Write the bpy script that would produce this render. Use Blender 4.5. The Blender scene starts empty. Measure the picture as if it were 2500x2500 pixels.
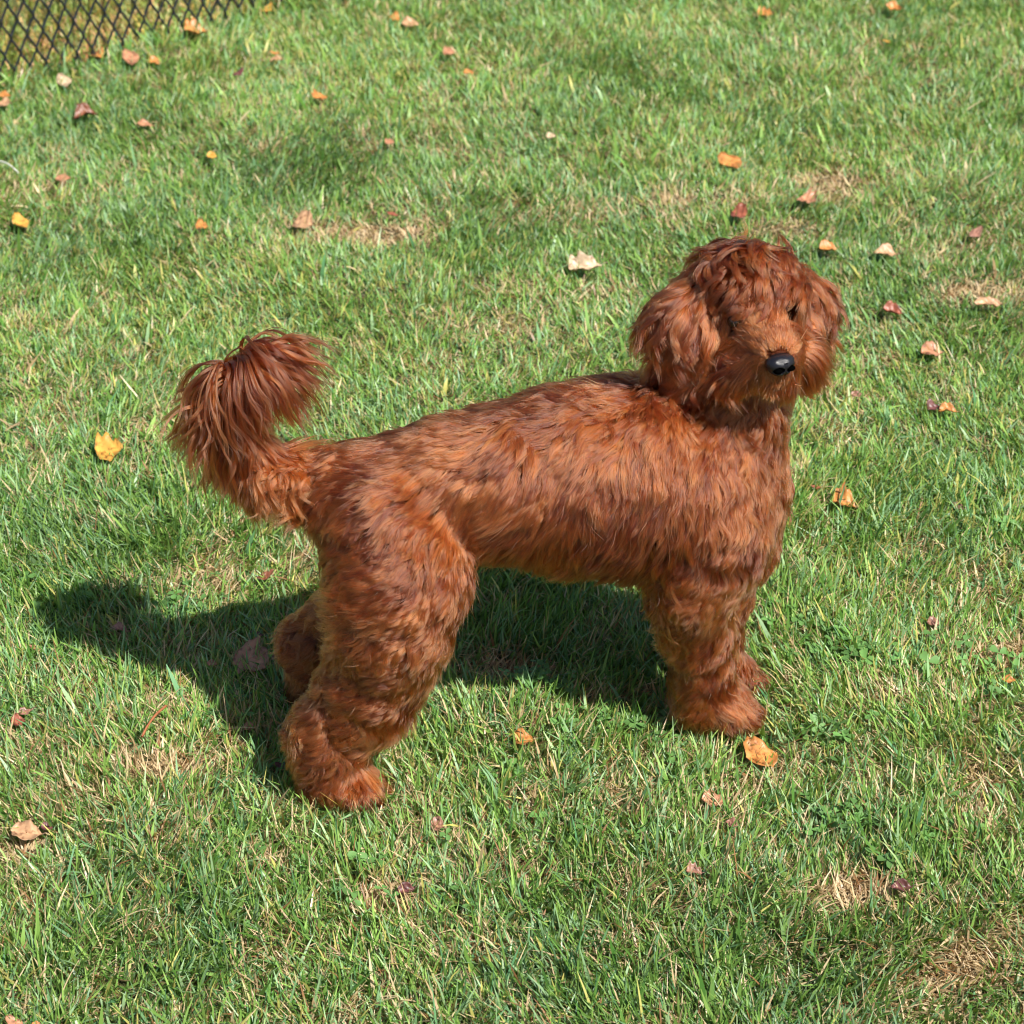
import bpy, math, random
import numpy as np
from mathutils import Vector

rng = np.random.default_rng(7)
random.seed(7)
S = bpy.context.scene
C = S.collection
R = math.radians

# ------------------------------------------------------------------ camera
TH = R(32.3); FPX = 4650.0; W = 1932.0; H = 1.67
cs, sn = math.cos(TH), math.sin(TH)
cam_d = bpy.data.cameras.new('camera')
cam = bpy.data.objects.new('camera', cam_d); C.objects.link(cam)
cam.location = (0, 0, H); cam.rotation_euler = (R(90) - TH, 0, 0)
cam_d.sensor_width = 36; cam_d.lens = 36 * FPX / W
cam_d.clip_start = 0.05; cam_d.clip_end = 500
cam_d.dof.use_dof = True; cam_d.dof.focus_distance = 2.58; cam_d.dof.aperture_fstop = 11
S.camera = cam

# ------------------------------------------------------------------ light
SUN = Vector((.240, -.262, .45)).normalized()
world = bpy.data.worlds.new('World'); S.world = world; world.use_nodes = True
nt = world.node_tree; nt.nodes.clear()
sky = nt.nodes.new('ShaderNodeTexSky'); sky.sky_type = 'NISHITA'; sky.sun_disc = False
sky.sun_elevation = math.asin(SUN.z); sky.sun_rotation = math.atan2(SUN.x, SUN.y)
bg = nt.nodes.new('ShaderNodeBackground'); bg.inputs[1].default_value = 0.07
wo = nt.nodes.new('ShaderNodeOutputWorld')
nt.links.new(sky.outputs[0], bg.inputs[0]); nt.links.new(bg.outputs[0], wo.inputs[0])
sl = bpy.data.lights.new('sun', 'SUN'); sl.energy = 5.0; sl.angle = R(0.55); sl.color = (1, .955, .88)
so = bpy.data.objects.new('sun', sl); C.objects.link(so)
so.rotation_euler = SUN.to_track_quat('Z', 'Y').to_euler(); so.location = (2, -3, 5)
S.view_settings.view_transform = 'Standard'; S.view_settings.look = 'None'
S.view_settings.exposure = 0.88; S.view_settings.gamma = 1
S.render.film_transparent = False
S.cycles.max_bounces = 8; S.cycles.diffuse_bounces = 3; S.cycles.glossy_bounces = 3
S.cycles.transmission_bounces = 6; S.cycles.transparent_max_bounces = 6
S.cycles.use_denoising = True; S.cycles.pixel_filter_type = 'BLACKMAN_HARRIS'; S.cycles.filter_width = 1.05
S.cycles.sample_clamp_indirect = 6

# ------------------------------------------------------------------ helpers
def ray(px, py):
    u, v = (px - W/2)/FPX, (py - W/2)/FPX
    return np.array([u, cs - v*sn, -sn - v*cs])
def at(px, py, Y):
    d = ray(px, py); return np.array([0, 0, H]) + d * (Y/d[1])
def gnd(px, py, z=0.0):
    d = ray(px, py); return np.array([0, 0, H]) + d * ((z-H)/d[2])
def project(p):
    q = p - np.array([0, 0, H]); t = q[:, 1]*cs - q[:, 2]*sn
    return q[:, 0]/t*FPX + W/2, W/2 - (q[:, 1]*sn + q[:, 2]*cs)/t*FPX
def unit(v):
    return v/np.maximum(np.linalg.norm(v, axis=-1, keepdims=True), 1e-9)
class Noise:
    """smooth random field: a sum of random plane waves"""
    def __init__(s, scale, n=14, seed=0, dim=3):
        r = np.random.default_rng(seed)
        d = r.normal(size=(n, dim)); d /= np.linalg.norm(d, axis=1, keepdims=True)
        s.k = d * (2*np.pi/scale) * r.uniform(.55, 1.5, (n, 1)); s.ph = r.uniform(0, 6.283, n)
        s.a = r.uniform(.6, 1, n); s.a /= np.sqrt((s.a**2).sum()/2)
    def __call__(s, p):
        return (np.sin(p @ s.k.T + s.ph) * s.a).sum(1)
def mesh_np(name, verts, faces_flat, sizes, mat=None, parent=None, smooth=True):
    me = bpy.data.meshes.new(name)
    nv, nf = len(verts), len(sizes)
    me.vertices.add(nv); me.vertices.foreach_set('co', np.ascontiguousarray(verts, dtype=np.float32).ravel())
    me.loops.add(len(faces_flat)); me.loops.foreach_set('vertex_index', np.ascontiguousarray(faces_flat, dtype=np.int32))
    me.polygons.add(nf)
    st = np.concatenate([[0], np.cumsum(sizes)[:-1]]).astype(np.int32)
    me.polygons.foreach_set('loop_start', st)
    me.polygons.foreach_set('use_smooth', np.full(nf, smooth))
    me.update(calc_edges=True)
    if mat: me.materials.append(mat)
    o = bpy.data.objects.new(name, me); C.objects.link(o)
    if parent: o.parent = parent
    return o
def tag(o, label=None, cat=None, group=None, kind=None):
    for k, v in (('label', label), ('category', cat), ('group', group), ('kind', kind)):
        if v: o[k] = v
    return o
def new_mat(name):
    m = bpy.data.materials.new(name); m.use_nodes = True
    n = m.node_tree; n.nodes.clear()
    out = n.nodes.new('ShaderNodeOutputMaterial')
    return m, n, out
def add_color_attr(me, cols):
    a = me.color_attributes.new('tint', 'FLOAT_COLOR', 'POINT')
    c = np.ones((len(cols), 4), dtype=np.float32); c[:, :3] = cols
    a.data.foreach_set('color', c.ravel())

# ------------------------------------------------------------------ materials
def soil_mat():
    m, n, out = new_mat('soil')
    tc = n.nodes.new('ShaderNodeTexCoord')
    no = n.nodes.new('ShaderNodeTexNoise'); no.inputs['Scale'].default_value = 60; no.inputs['Detail'].default_value = 8
    n2 = n.nodes.new('ShaderNodeTexNoise'); n2.inputs['Scale'].default_value = 3
    cr = n.nodes.new('ShaderNodeValToRGB')
    cr.color_ramp.elements[0].position = .3; cr.color_ramp.elements[0].color = (.028, .022, .012, 1)
    cr.color_ramp.elements[1].position = .75; cr.color_ramp.elements[1].color = (.15, .11, .06, 1)
    e = cr.color_ramp.elements.new(.5); e.color = (.05, .055, .02, 1)
    b = n.nodes.new('ShaderNodeBsdfPrincipled'); b.inputs['Roughness'].default_value = .95
    bp = n.nodes.new('ShaderNodeBump'); bp.inputs['Distance'].default_value = .01
    n.links.new(tc.outputs['Object'], no.inputs['Vector']); n.links.new(tc.outputs['Object'], n2.inputs['Vector'])
    n.links.new(no.outputs['Fac'], cr.inputs[0]); n.links.new(cr.outputs[0], b.inputs['Base Color'])
    n.links.new(no.outputs['Fac'], bp.inputs['Height']); n.links.new(bp.outputs[0], b.inputs['Normal'])
    n.links.new(b.outputs[0], out.inputs[0])
    return m
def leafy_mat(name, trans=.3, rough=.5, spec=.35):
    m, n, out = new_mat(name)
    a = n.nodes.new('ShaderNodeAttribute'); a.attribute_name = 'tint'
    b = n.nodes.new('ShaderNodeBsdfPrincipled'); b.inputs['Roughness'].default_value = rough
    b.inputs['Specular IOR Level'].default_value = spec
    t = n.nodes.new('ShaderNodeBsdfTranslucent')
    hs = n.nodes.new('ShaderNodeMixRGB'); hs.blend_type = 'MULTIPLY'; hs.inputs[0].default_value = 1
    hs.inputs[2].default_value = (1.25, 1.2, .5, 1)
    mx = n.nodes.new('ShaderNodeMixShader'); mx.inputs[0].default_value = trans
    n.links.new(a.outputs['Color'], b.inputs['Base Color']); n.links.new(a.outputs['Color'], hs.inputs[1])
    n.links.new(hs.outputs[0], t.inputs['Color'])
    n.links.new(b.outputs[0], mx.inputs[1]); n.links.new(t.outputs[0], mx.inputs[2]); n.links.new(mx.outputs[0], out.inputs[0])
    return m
SOIL = soil_mat(); GRASS = leafy_mat('grass_blade', .28, .42, .45); CLOVER = leafy_mat('clover_leaf', .25, .5, .3)

# ------------------------------------------------------------------ ground
def hgt(x, y):
    p = np.stack([x, y], 1)
    return (N_h1(p)*.004 + N_h2(p)*.0015)
N_h1 = Noise(.55, 10, 1, 2); N_h2 = Noise(.12, 12, 2, 2)
gx = np.concatenate([np.linspace(-60, -2.6, 12)[:-1], np.linspace(-2.6, 2.6, 140), np.linspace(2.6, 60, 12)[1:]])
gy = np.concatenate([np.linspace(-30, .8, 8)[:-1], np.linspace(.8, 6.5, 150), np.linspace(6.5, 120, 14)[1:]])
GX, GY = np.meshgrid(gx, gy, indexing='ij'); nx, ny = GX.shape
GZ = hgt(GX.ravel(), GY.ravel()) - .004
vid = np.arange(nx*ny).reshape(nx, ny)
q = np.stack([vid[:-1, :-1], vid[1:, :-1], vid[1:, 1:], vid[:-1, 1:]], -1).reshape(-1, 4)
ground = mesh_np('ground', np.stack([GX.ravel(), GY.ravel(), GZ], 1), q.ravel(), np.full(len(q), 4), SOIL)
tag(ground, kind='structure')

# ------------------------------------------------------------------ grass
FA, FB = gnd(-14, 170), gnd(480, 32)          # the foot of the fence
FD = unit(FB - FA); FN = np.array([-FD[1], FD[0], 0])
DRY = [(715, 437, 85, 22, 1.3), (1080, 400, 150, 26, .5), (1290, 390, 130, 30, .45), (1560, 350, 90, 34, .7), (1500, 440, 90, 24, .5),
       (1860, 550, 110, 30, .75), (1790, 470, 90, 40, .35), (560, 1075, 50, 40, .5), (400, 1090, 110, 38, .6), (300, 1440, 90, 40, .6),
       (940, 1275, 80, 30, .75), (1100, 1330, 70, 26, .4), (160, 1500, 60, 30, .45), (60, 1610, 60, 30, .85), (740, 1700, 60, 26, .75), (1600, 1690, 90, 34, .95),
       (1800, 1830, 120, 60, .65), (1840, 1090, 70, 36, .5), (1850, 1500, 90, 60, .45), (1470, 1470, 70, 30, .4), (1180, 1490, 60, 30, .5), (1250, 1720, 60, 30, .4),
       (1900, 1240, 60, 50, .5), (60, 1400, 60, 30, .4), (770, 270, 120, 30, .3), (560, 430, 90, 30, .3), (1330, 700, 100, 40, .3), (900, 600, 200, 60, .15), (1700, 1040, 80, 30, .3)]
DARK = [(240, 390, 160, 30, .6), (700, 520, 160, 30, .5), (420, 480, 120, 26, .4), (1650, 260, 160, 30, .4), (520, 960, 120, 30, .5), (420, 1740, 140, 40, .6), (950, 500, 200, 25, .4), (1250, 590, 150, 24, .35), (1500, 230, 120, 24, .3)]
def spots(x, y, L):
    px, py = project(np.stack([x, y, x*0], 1)); s = np.zeros(len(x))
    for cx, cy, rx, ry, a in L: s = np.maximum(s, a*np.exp(-(((px-cx)/rx)**2 + ((py-cy)/ry)**2)))
    return s
N_g1 = Noise(.5, 12, 3, 2); N_g2 = Noise(.13, 14, 4, 2); N_g3 = Noise(.9, 8, 5, 2); N_l1 = Noise(.35, 12, 6, 2); N_l2 = Noise(.35, 12, 8, 2); N_hh = Noise(.18, 14, 9, 2)
N_t1 = Noise(.05, 16, 31, 2); N_t2 = Noise(.05, 16, 32, 2); N_bb = Noise(.28, 12, 33, 2)
def scatter(n, y0, y1, marg):
    y = rng.uniform(y0, y1, n); half = (.2077+marg)*np.hypot(y, H)*1.0
    keep = rng.uniform(0, 1, n) < half/half.max()
    y = y[keep]; half = half[keep]; x = rng.uniform(-1, 1, len(y))*half
    return x, y
def blades(x, y, hmul=1.0, wmul=1.0, kind=None, bend=1.0, dryadd=0):
    n = len(x); P2 = np.stack([x, y], 1)
    d = spots(x, y, DRY); dk = .2*spots(x, y, DARK); g1 = N_g1(P2); g2 = N_g2(P2); g3 = N_g3(P2)
    beyond = ((P2 - FA[:2]) @ FN[:2]) > 0
    px, py = project(np.stack([x, y, x*0], 1))
    low = np.clip((py-900)/700, 0, 1)
    pdry = np.clip(.19 + .10*g2 + .07*g1 + d*1.05 + beyond*.18 + .17*low - .08*dk + dryadd, .03, .97)
    dry = rng.uniform(0, 1, n) < pdry
    # tufts pull neighbouring blades together
    h = rng.gamma(8, .0034, n) * hmul * (1 + .09*N_hh(P2)) * (1 - .5*d)
    h = np.clip(h, .008, .06)
    w = rng.uniform(.0009, .0019, n) * wmul * np.where(dry, .8, 1) * (1 + .25*dk)
    az = np.arctan2(N_l1(P2) + 1.4*N_t1(P2) + .25, N_l2(P2) + 1.4*N_t2(P2) - .2) + rng.normal(0, 1.15, n)
    lean = np.clip(rng.gamma(3.2, .22, n)*bend + dry*rng.uniform(0, .7, n), 0, 1.45)
    curv = rng.normal(.25, .35, n)*bend
    dirh = np.stack([np.cos(az), np.sin(az), 0*az], 1)
    tw = az + np.pi/2 + rng.normal(0, .9, n)
    side = np.stack([np.cos(tw), np.sin(tw), rng.normal(0, .15, n)], 1)
    z0 = hgt(x, y) - .003
    base = np.stack([x, y, z0], 1)
    V = []; p = base.copy(); K = 3
    for i in range(K+1):
        s = i/K
        ww = w * (1.0, .95, .68, .12)[i]
        V += [p - side*ww[:, None], p + side*ww[:, None]]
        a = np.clip(lean + curv*s, -.2, 1.55)
        p = p + (dirh*np.sin(a)[:, None] + np.array([0, 0, 1.])*np.cos(a)[:, None]) * (h/K)[:, None]
    V = np.stack(V, 1)
    # colour of each blade: its own tone, with shade painted in at the foot
    u = rng.uniform(0, 1, n)[:, None]; u2 = rng.uniform(0, 1, n)[:, None]
    ga = np.array([.052, .148, .020]); gb = np.array([.235, .375, .085]); gc = np.array([.072, .195, .080]); gd = np.array([.28, .41, .20])
    col = ga*(1-u) + gb*u
    t = np.clip(.35 + .3*N_bb(P2), 0, 1)[:, None]; blue = (u2 < .22 + .3*t)
    col = np.where(blue, gc*(1-u)+gd*u, col)
    col = col*(1 + .06*g1 + .05*g3)[:, None] * (1 - .28*dk)[:, None]
    yel = (rng.uniform(0, 1, n) < .10 + .05*g3)[:, None]; col = np.where(yel, np.array([.34, .32, .09])*(.7+.6*u), col)
    dc = np.array([.30, .20, .10])*(1-u) + np.array([.58, .46, .28])*u
    dc = np.where(u2 < .14, np.array([.22, .11, .045]), dc)
    col = np.where(dry[:, None], dc, col)
    col = np.where(beyond[:, None], col*np.array([1.45, 1.1, .95]), col)
    col = col*rng.uniform(.8, 1.2, (n, 1))*(1.12 + .1*(1-low))[:, None]
    basec = np.where(dry[:, None], col*.85, col*.42 + np.array([.06, .06, .02])*.4)  # blade feet darkened in the colour, as shade down between the blades
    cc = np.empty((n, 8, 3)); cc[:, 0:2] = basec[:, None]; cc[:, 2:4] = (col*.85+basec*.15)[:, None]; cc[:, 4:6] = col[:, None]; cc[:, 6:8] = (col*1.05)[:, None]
    return V.reshape(-1, 3), cc.reshape(-1, 3), n
parts = []
def add(*a, **k): parts.append(blades(*a, **k))
add(*scatter(int(260000*Q), 1.6, 2.75, .045), wmul=.85, hmul=.93) if (Q := 1.0) else None
add(*scatter(int(560000*Q), 2.75, 5.2, .035), wmul=.68, hmul=.66)
add(*scatter(16000, 1.6, 2.75, .035), hmul=1.05, wmul=1.35); add(*scatter(24000, 2.75, 5.2, .035), hmul=.75, wmul=1.1)             # broader blades
add(*scatter(150000, 1.6, 5.2, .05), hmul=.6, wmul=.8, bend=2.4, dryadd=.3)      # thatch lying low
add(*scatter(50000, .9, 7.5, .25), hmul=1.1, wmul=1.8)                # around, outside the view
fx = rng.uniform(-.3, 1.25, 2500); fp = FA + fx[:, None]*(FB-FA) + FN*rng.normal(0, .025, 2500)[:, None]
add(fp[:, 0], fp[:, 1], hmul=1.25, wmul=1.3)                            # uncut along the fence
V = np.concatenate([p[0] for p in parts]); CC = np.concatenate([p[1] for p in parts]); nb = sum(p[2] for p in parts)
b0 = (np.arange(nb)*8)[:, None, None]
quad = np.array([[0, 1, 3, 2], [2, 3, 5, 4], [4, 5, 7, 6]])
F = (b0 + quad[None]).reshape(-1)
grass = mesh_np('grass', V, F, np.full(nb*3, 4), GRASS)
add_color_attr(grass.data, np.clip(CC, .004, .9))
tag(grass, 'short sunlit lawn grass with dry straw patches', kind='stuff')
del V, CC, parts, F

# clover
cl = []
for cx, cy, rx, ry, n in [(1600, 1240, 90, 30, 130), (1620, 1560, 70, 30, 60), (1000, 1300, 60, 22, 50), (1200, 1375, 120, 30, 60), (1480, 1180, 70, 20, 40), (1850, 1260, 60, 50, 50),
                          (620, 1450, 90, 60, 30), (250, 1160, 160, 40, 60), (1750, 1600, 150, 60, 40), (1560, 1400, 80, 40, 30), (480, 1330, 60, 40, 25), (1900, 1000, 60, 40, 30), (1100, 1500, 300, 80, 50), (700, 1650, 200, 60, 40)]:
    for _ in range(int(n*.55)):
        g = gnd(cx + rng.normal()*rx*.7, cy + rng.normal()*ry*.8); cl.append(g)
cv, cf, ccol = [], [], []
for g in cl:
    r0 = rng.uniform(.0035, .0062); z = hgt(g[:1], g[1:2])[0] + rng.uniform(.004, .021)
    tilt = rng.normal(0, .3, 2); a0 = rng.uniform(0, 6.28); c0 = np.array([.10, .21, .055])*rng.uniform(.75, 1.5)
    for k in range(3):
        a = a0 + k*2.094; i0 = len(cv); u_ = np.array([math.cos(a), math.sin(a)]); v_ = np.array([-u_[1], u_[0]])
        for (s, t_, dz) in [(0, 0, 0), (.7, .55, .15), (1.5, .8, .1), (2.0, .4, 0), (1.85, 0, -.12), (2.0, -.4, 0), (1.5, -.8, .1), (.7, -.55, .15)]:
            xy = u_*s*r0 + v_*t_*r0
            cv.append((g[0]+xy[0], g[1]+xy[1], z + dz*r0 + xy @ tilt)); ccol.append(c0*rng.uniform(.95, 1.05))
        cf += [i0, i0+1, i0+2, i0+3, i0+4, i0, i0+4, i0+5, i0+6, i0+7]
clo = mesh_np('clover', np.array(cv), np.array(cf), np.full(len(cf)//5, 5), CLOVER)
add_color_attr(clo.data, np.array(ccol)); tag(clo, 'small round clover leaves among the grass', kind='stuff')

# ------------------------------------------------------------------ dog: a smooth field of tapered limbs
def px2m(px, py, Y, r):
    d = ray(px, py); t = Y/d[1]; return r*t/FPX
PR = []   # a, b, ra, rb, group, flow, length, lift, curl
def cone(p0, p1, grp, flow, L, lift=.45, curl=.004):
    PR.append((at(*p0[:3]), at(*p1[:3]), px2m(*p0), px2m(*p1), grp, np.array(flow, float), L, lift, curl))
TOR = (-.55, 0, -.8)
cone((668, 925, 2.15, 88), (840, 905, 2.16, 108), 0, (-.9, 0, -.35), .032, .4, .0018)          # rump to loin
cone((840, 905, 2.16, 108), (960, 905, 2.17, 128), 0, TOR, .036, .45, .0018)
cone((960, 905, 2.17, 136), (1080, 897, 2.19, 160), 0, TOR, .038, .45, .0018)
cone((1080, 897, 2.19, 164), (1190, 893, 2.21, 178), 0, TOR, .038, .45, .0018)                    # rib cage
cone((1190, 893, 2.21, 178), (1290, 900, 2.23, 165), 0, (-.3, 0, -.95), .038, .45, .0025)
cone((1290, 905, 2.23, 158), (1362, 925, 2.235, 112), 0, (-.1, 0, -1), .034, .5, .006)  # chest
cone((1362, 925, 2.235, 106), (1385, 860, 2.235, 84), 0, (.05, 0, -1), .036, .55, .007)
cone((1275, 830, 2.23, 105), (1380, 760, 2.235, 85), 0, (-.2, 0, -1), .034, .5, .007)  # neck
cone((1380, 800, 2.235, 92), (1400, 640, 2.25, 70), 0, (0, 0, -1), .034, .5, .006)
# near hind leg
cone((725, 990, 2.115, 108), (752, 1080, 2.10, 126), 1, (-.75, 0, -.55), .034, .32, .003)
cone((752, 1080, 2.10, 124), (738, 1180, 2.085, 102), 1, (-.75, 0, -.6), .034, .36, .0045)
cone((738, 1180, 2.08, 100), (700, 1290, 2.085, 78), 1, (-.45, 0, -.8), .032, .55, .007)
cone((700, 1290, 2.085, 82), (622, 1385, 2.085, 62), 1, (-.3, 0, -.9), .032, .6, .008)
cone((622, 1385, 2.085, 60), (622, 1455, 2.08, 54), 1, (-.2, 0, -1), .028, .7, .007)
cone((618, 1470, 2.08, 46), (688, 1490, 2.075, 30), 1, (.3, 0, -.9), .024, .6, .005)
# far hind leg
cone((700, 960, 2.20, 95), (730, 1070, 2.225, 90), 2, (-.6, 0, -.7), .026)
cone((730, 1070, 2.225, 88), (680, 1150, 2.24, 66), 2, (-.4, 0, -.8), .030)
cone((680, 1150, 2.24, 64), (585, 1205, 2.245, 42), 2, (-.5, 0, -.7), .036, .7, .007)
cone((585, 1205, 2.245, 42), (590, 1280, 2.245, 38), 2, (-.4, 0, -.9), .036, .7, .007)
cone((592, 1290, 2.245, 36), (635, 1310, 2.24, 26), 2, (0, 0, -1), .026, .6)
# near front leg
cone((1330, 1000, 2.19, 114), (1300, 1090, 2.17, 76), 3, (-.15, 0, -1), .034, .5, .007)
cone((1302, 1090, 2.172, 72), (1314, 1190, 2.19, 55), 3, (-.25, 0, -1), .032, .6, .006)
cone((1314, 1190, 2.19, 54), (1329, 1300, 2.20, 52), 3, (-.12, 0, -1), .030, .55, .005)
cone((1325, 1310, 2.205, 52), (1392, 1342, 2.20, 30), 3, (.3, 0, -.9), .026, .6, .005)
# far front leg
cone((1370, 1010, 2.27, 88), (1352, 1100, 2.275, 56), 4, (-.1, 0, -1), .032, .5, .006)
cone((1352, 1100, 2.275, 54), (1356, 1250, 2.28, 38), 4, (0, 0, -1), .026, .5)
cone((1366, 1262, 2.28, 38), (1420, 1296, 2.275, 27), 4, (.3, 0, -.9), .024, .6)
for tx, ty, tY, tr in ((706, 1503, 2.055, 15), (718, 1490, 2.075, 14), (690, 1508, 2.045, 14)): cone((tx-22, ty-8, tY, tr+2), (tx, ty, tY, tr), 1, (.6, 0, -.8), .013, .3, .002)
for tx, ty, tY, tr in ((1412, 1358, 2.185, 14), (1420, 1346, 2.20, 14), (1392, 1364, 2.178, 13)): cone((tx-22, ty-8, tY, tr+2), (tx, ty, tY, tr), 3, (.6, 0, -.8), .013, .3, .002)
for tx, ty, tY, tr in ((1432, 1308, 2.268, 12), (1438, 1298, 2.285, 12)): cone((tx-22, ty-8, tY, tr+2), (tx, ty, tY, tr), 4, (.6, 0, -.8), .012, .3, .002)
# tail
TL = [(625, 900, 2.155, 36), (560, 895, 2.15, 26), (490, 872, 2.15, 21), (440, 815, 2.15, 19), (422, 750, 2.15, 17), (432, 708, 2.15, 15), (474, 680, 2.15, 12), (528, 655, 2.15, 8)]
for i in range(7): cone(TL[i], TL[i+1], 5 if i < 2 else 6, (-.2, 0, -1), .05 if i < 2 else .11, .7, .009)
# head
cone((1392, 545, 2.250, 86), (1415, 542, 2.228, 82), 7, (0, 0, -1), .045)
cone((1360, 600, 2.225, 50), (1385, 655, 2.205, 46), 7, (0, 0, -1), .045)
cone((1480, 590, 2.245, 46), (1492, 640, 2.225, 42), 7, (0, 0, -1), .04)
cone((1405, 560, 2.205, 40), (1460, 545, 2.215, 38), 7, (0, 0, -1), .035)              # brows
cone((1435, 618, 2.19, 54), (1465, 664, 2.157, 41), 8, (0, 0, -1), .03)              # muzzle
cone((1434, 680, 2.18, 42), (1464, 706, 2.16, 28), 8, (0, 0, -1), .03)             # jaw
cone((1340, 525, 2.235, 26), (1274, 595, 2.215, 36), 9, (0, 0, -1), .08)              # near ear
cone((1438, 676, 2.163, 28), (1396, 702, 2.168, 32), 8, (-.3, 0, -1), .03)
cone((1503, 662, 2.193, 32), (1510, 685, 2.197, 28), 8, (.3, 0, -1), .03)
cone((1274, 595, 2.215, 36), (1280, 690, 2.21, 36), 9, (0, 0, -1), .07)
cone((1310, 600, 2.205, 24), (1318, 690, 2.20, 26), 9, (.1, 0, -1), .06)
cone((1480, 515, 2.265, 24), (1538, 575, 2.275, 26), 10, (0, 0, -1), .06)             # far ear
cone((1540, 570, 2.275, 26), (1545, 615, 2.275, 18), 10, (0, 0, -1), .05)
PA = np.array([p[0] for p in PR]); PB = np.array([p[1] for p in PR]); RA = np.array([p[2] for p in PR]); RB = np.array([p[3] for p in PR])
PG = np.array([p[4] for p in PR]); PFl = np.array([unit(p[5]) for p in PR]); PL = np.array([p[6] for p in PR]); PLift = np.array([p[7] for p in PR]); PCu = np.array([p[8] for p in PR])
def sd_all(p):
    out = np.empty((len(PR), len(p)), dtype=np.float32)
    for i in range(len(PR)):
        ba = PB[i]-PA[i]; l2 = ba@ba; rr = RA[i]-RB[i]; a2 = l2-rr*rr; il2 = 1/l2
        pa = p-PA[i]; y = pa@ba; z = y-l2
        x2 = ((pa*l2 - y[:, None]*ba)**2).sum(1); y2 = y*y*l2; z2 = z*z*l2
        k = np.sign(rr)*rr*rr*x2
        c1 = np.sign(z)*a2*z2 > k; c2 = np.sign(y)*a2*y2 < k
        d = (np.sqrt(x2*max(a2, 0)*il2) + y*rr)*il2 - RA[i]
        d = np.where(c2, np.sqrt(x2+y2)*il2 - RA[i], d); d = np.where(c1, np.sqrt(x2+z2)*il2 - RB[i], d)
        out[i] = d
    return out
KS = .007
def smin(D):
    m = D.min(0)
    return m - KS*np.log(np.exp(-(D-m)/KS).sum(0)) + KS*.4
EYES = [at(1388, 606, 2.184), at(1481, 582, 2.202)]
SOCK = [at(1389, 608, 2.172), at(1481, 584, 2.190)]
def sdf(p):
    d = smin(sd_all(p))
    for c in SOCK: d = np.maximum(d, .0125 - np.linalg.norm(p-c, axis=1))
    return d
def grad(p, e=.002):
    g = np.stack([sdf(p+np.eye(3)[i]*e) - sdf(p-np.eye(3)[i]*e) for i in range(3)], 1)
    return unit(g)
def surface_nets(fun, lo, hi, h):
    n = np.ceil((hi-lo)/h).astype(int)+1
    ax = [lo[i]+np.arange(n[i])*h for i in range(3)]
    V = np.empty(n, dtype=np.float32)
    for i in range(n[0]):
        Y, Z = np.meshgrid(ax[1], ax[2], indexing='ij')
        V[i] = fun(np.stack([np.full(Y.size, ax[0][i]), Y.ravel(), Z.ravel()], 1)).reshape(n[1], n[2])
    ins = V < 0; m = n-1
    acc = np.zeros((*m, 3)); cnt = np.zeros(m)
    corners = [(i, j, k) for i in (0, 1) for j in (0, 1) for k in (0, 1)]
    sl_ = lambda c: tuple(slice(c[a], c[a]+m[a]) for a in range(3))
    for c in corners:
        for a in range(3):
            if c[a]: continue
            d = list(c); d[a] = 1; A, B = V[sl_(c)], V[sl_(d)]; cross = (A < 0) != (B < 0)
            t = np.where(cross, A/np.where(cross, A-B, 1), 0)
            pos = np.array(c, float)[None, None, None] + np.zeros((*m, 3)); pos[..., a] += t
            acc += pos*cross[..., None]; cnt += cross
    act = cnt > 0; ids = -np.ones(m, int); ids[act] = np.arange(act.sum())
    cell = np.stack(np.nonzero(act), 1)
    P = lo + (cell + acc[act]/cnt[act][:, None])*h
    Fs = []
    for a in range(3):
        b, c = (a+1) % 3, (a+2) % 3
        s0 = [slice(0, n[i]) for i in range(3)]; s1 = list(s0); s0[a] = slice(0, n[a]-1); s1[a] = slice(1, n[a])
        e = np.stack(np.nonzero(ins[tuple(s0)] != ins[tuple(s1)]), 1)
        e = e[(e[:, b] > 0) & (e[:, c] > 0) & (e[:, b] < m[b]) & (e[:, c] < m[c])]
        q = []
        for db, dc in ((-1, -1), (0, -1), (0, 0), (-1, 0)):
            x = e.copy(); x[:, b] += db; x[:, c] += dc; q.append(ids[x[:, 0], x[:, 1], x[:, 2]])
        q = np.stack(q, 1); fl = ~ins[e[:, 0], e[:, 1], e[:, 2]]; q[fl] = q[fl][:, ::-1]; Fs.append(q)
    return P, np.concatenate(Fs)
lo = np.minimum(PA-RA[:, None], PB-RB[:, None]).min(0)-.02; hi = np.maximum(PA+RA[:, None], PB+RB[:, None]).max(0)+.02
BV, BF = surface_nets(sdf, lo, hi, .006)
for _ in range(2): BV = BV - sdf(BV)[:, None]*grad(BV)

def skin_mat(name, col, rough=.8):
    m, n, out = new_mat(name)
    b = n.nodes.new('ShaderNodeBsdfPrincipled'); b.inputs['Base Color'].default_value = (*col, 1); b.inputs['Roughness'].default_value = rough
    b.inputs['Specular IOR Level'].default_value = .1
    no = n.nodes.new('ShaderNodeTexNoise'); no.inputs['Scale'].default_value = 120; no.inputs['Detail'].default_value = 4
    bp = n.nodes.new('ShaderNodeBump'); bp.inputs['Distance'].default_value = .004
    n.links.new(no.outputs['Fac'], bp.inputs['Height']); n.links.new(bp.outputs[0], b.inputs['Normal']); n.links.new(b.outputs[0], out.inputs[0])
    return m
UNDER = skin_mat('undercoat', (.05, .012, .004))
dog = bpy.data.objects.new('dog', None); C.objects.link(dog)
DO = np.array([.15, 2.16, 0]); dog.location = DO
tag(dog, 'curly red-brown dog standing side-on on the lawn, head turned to the viewer', 'dog')
body = mesh_np('body', BV - DO, BF.ravel(), np.full(len(BF), 4), UNDER, dog)

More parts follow.
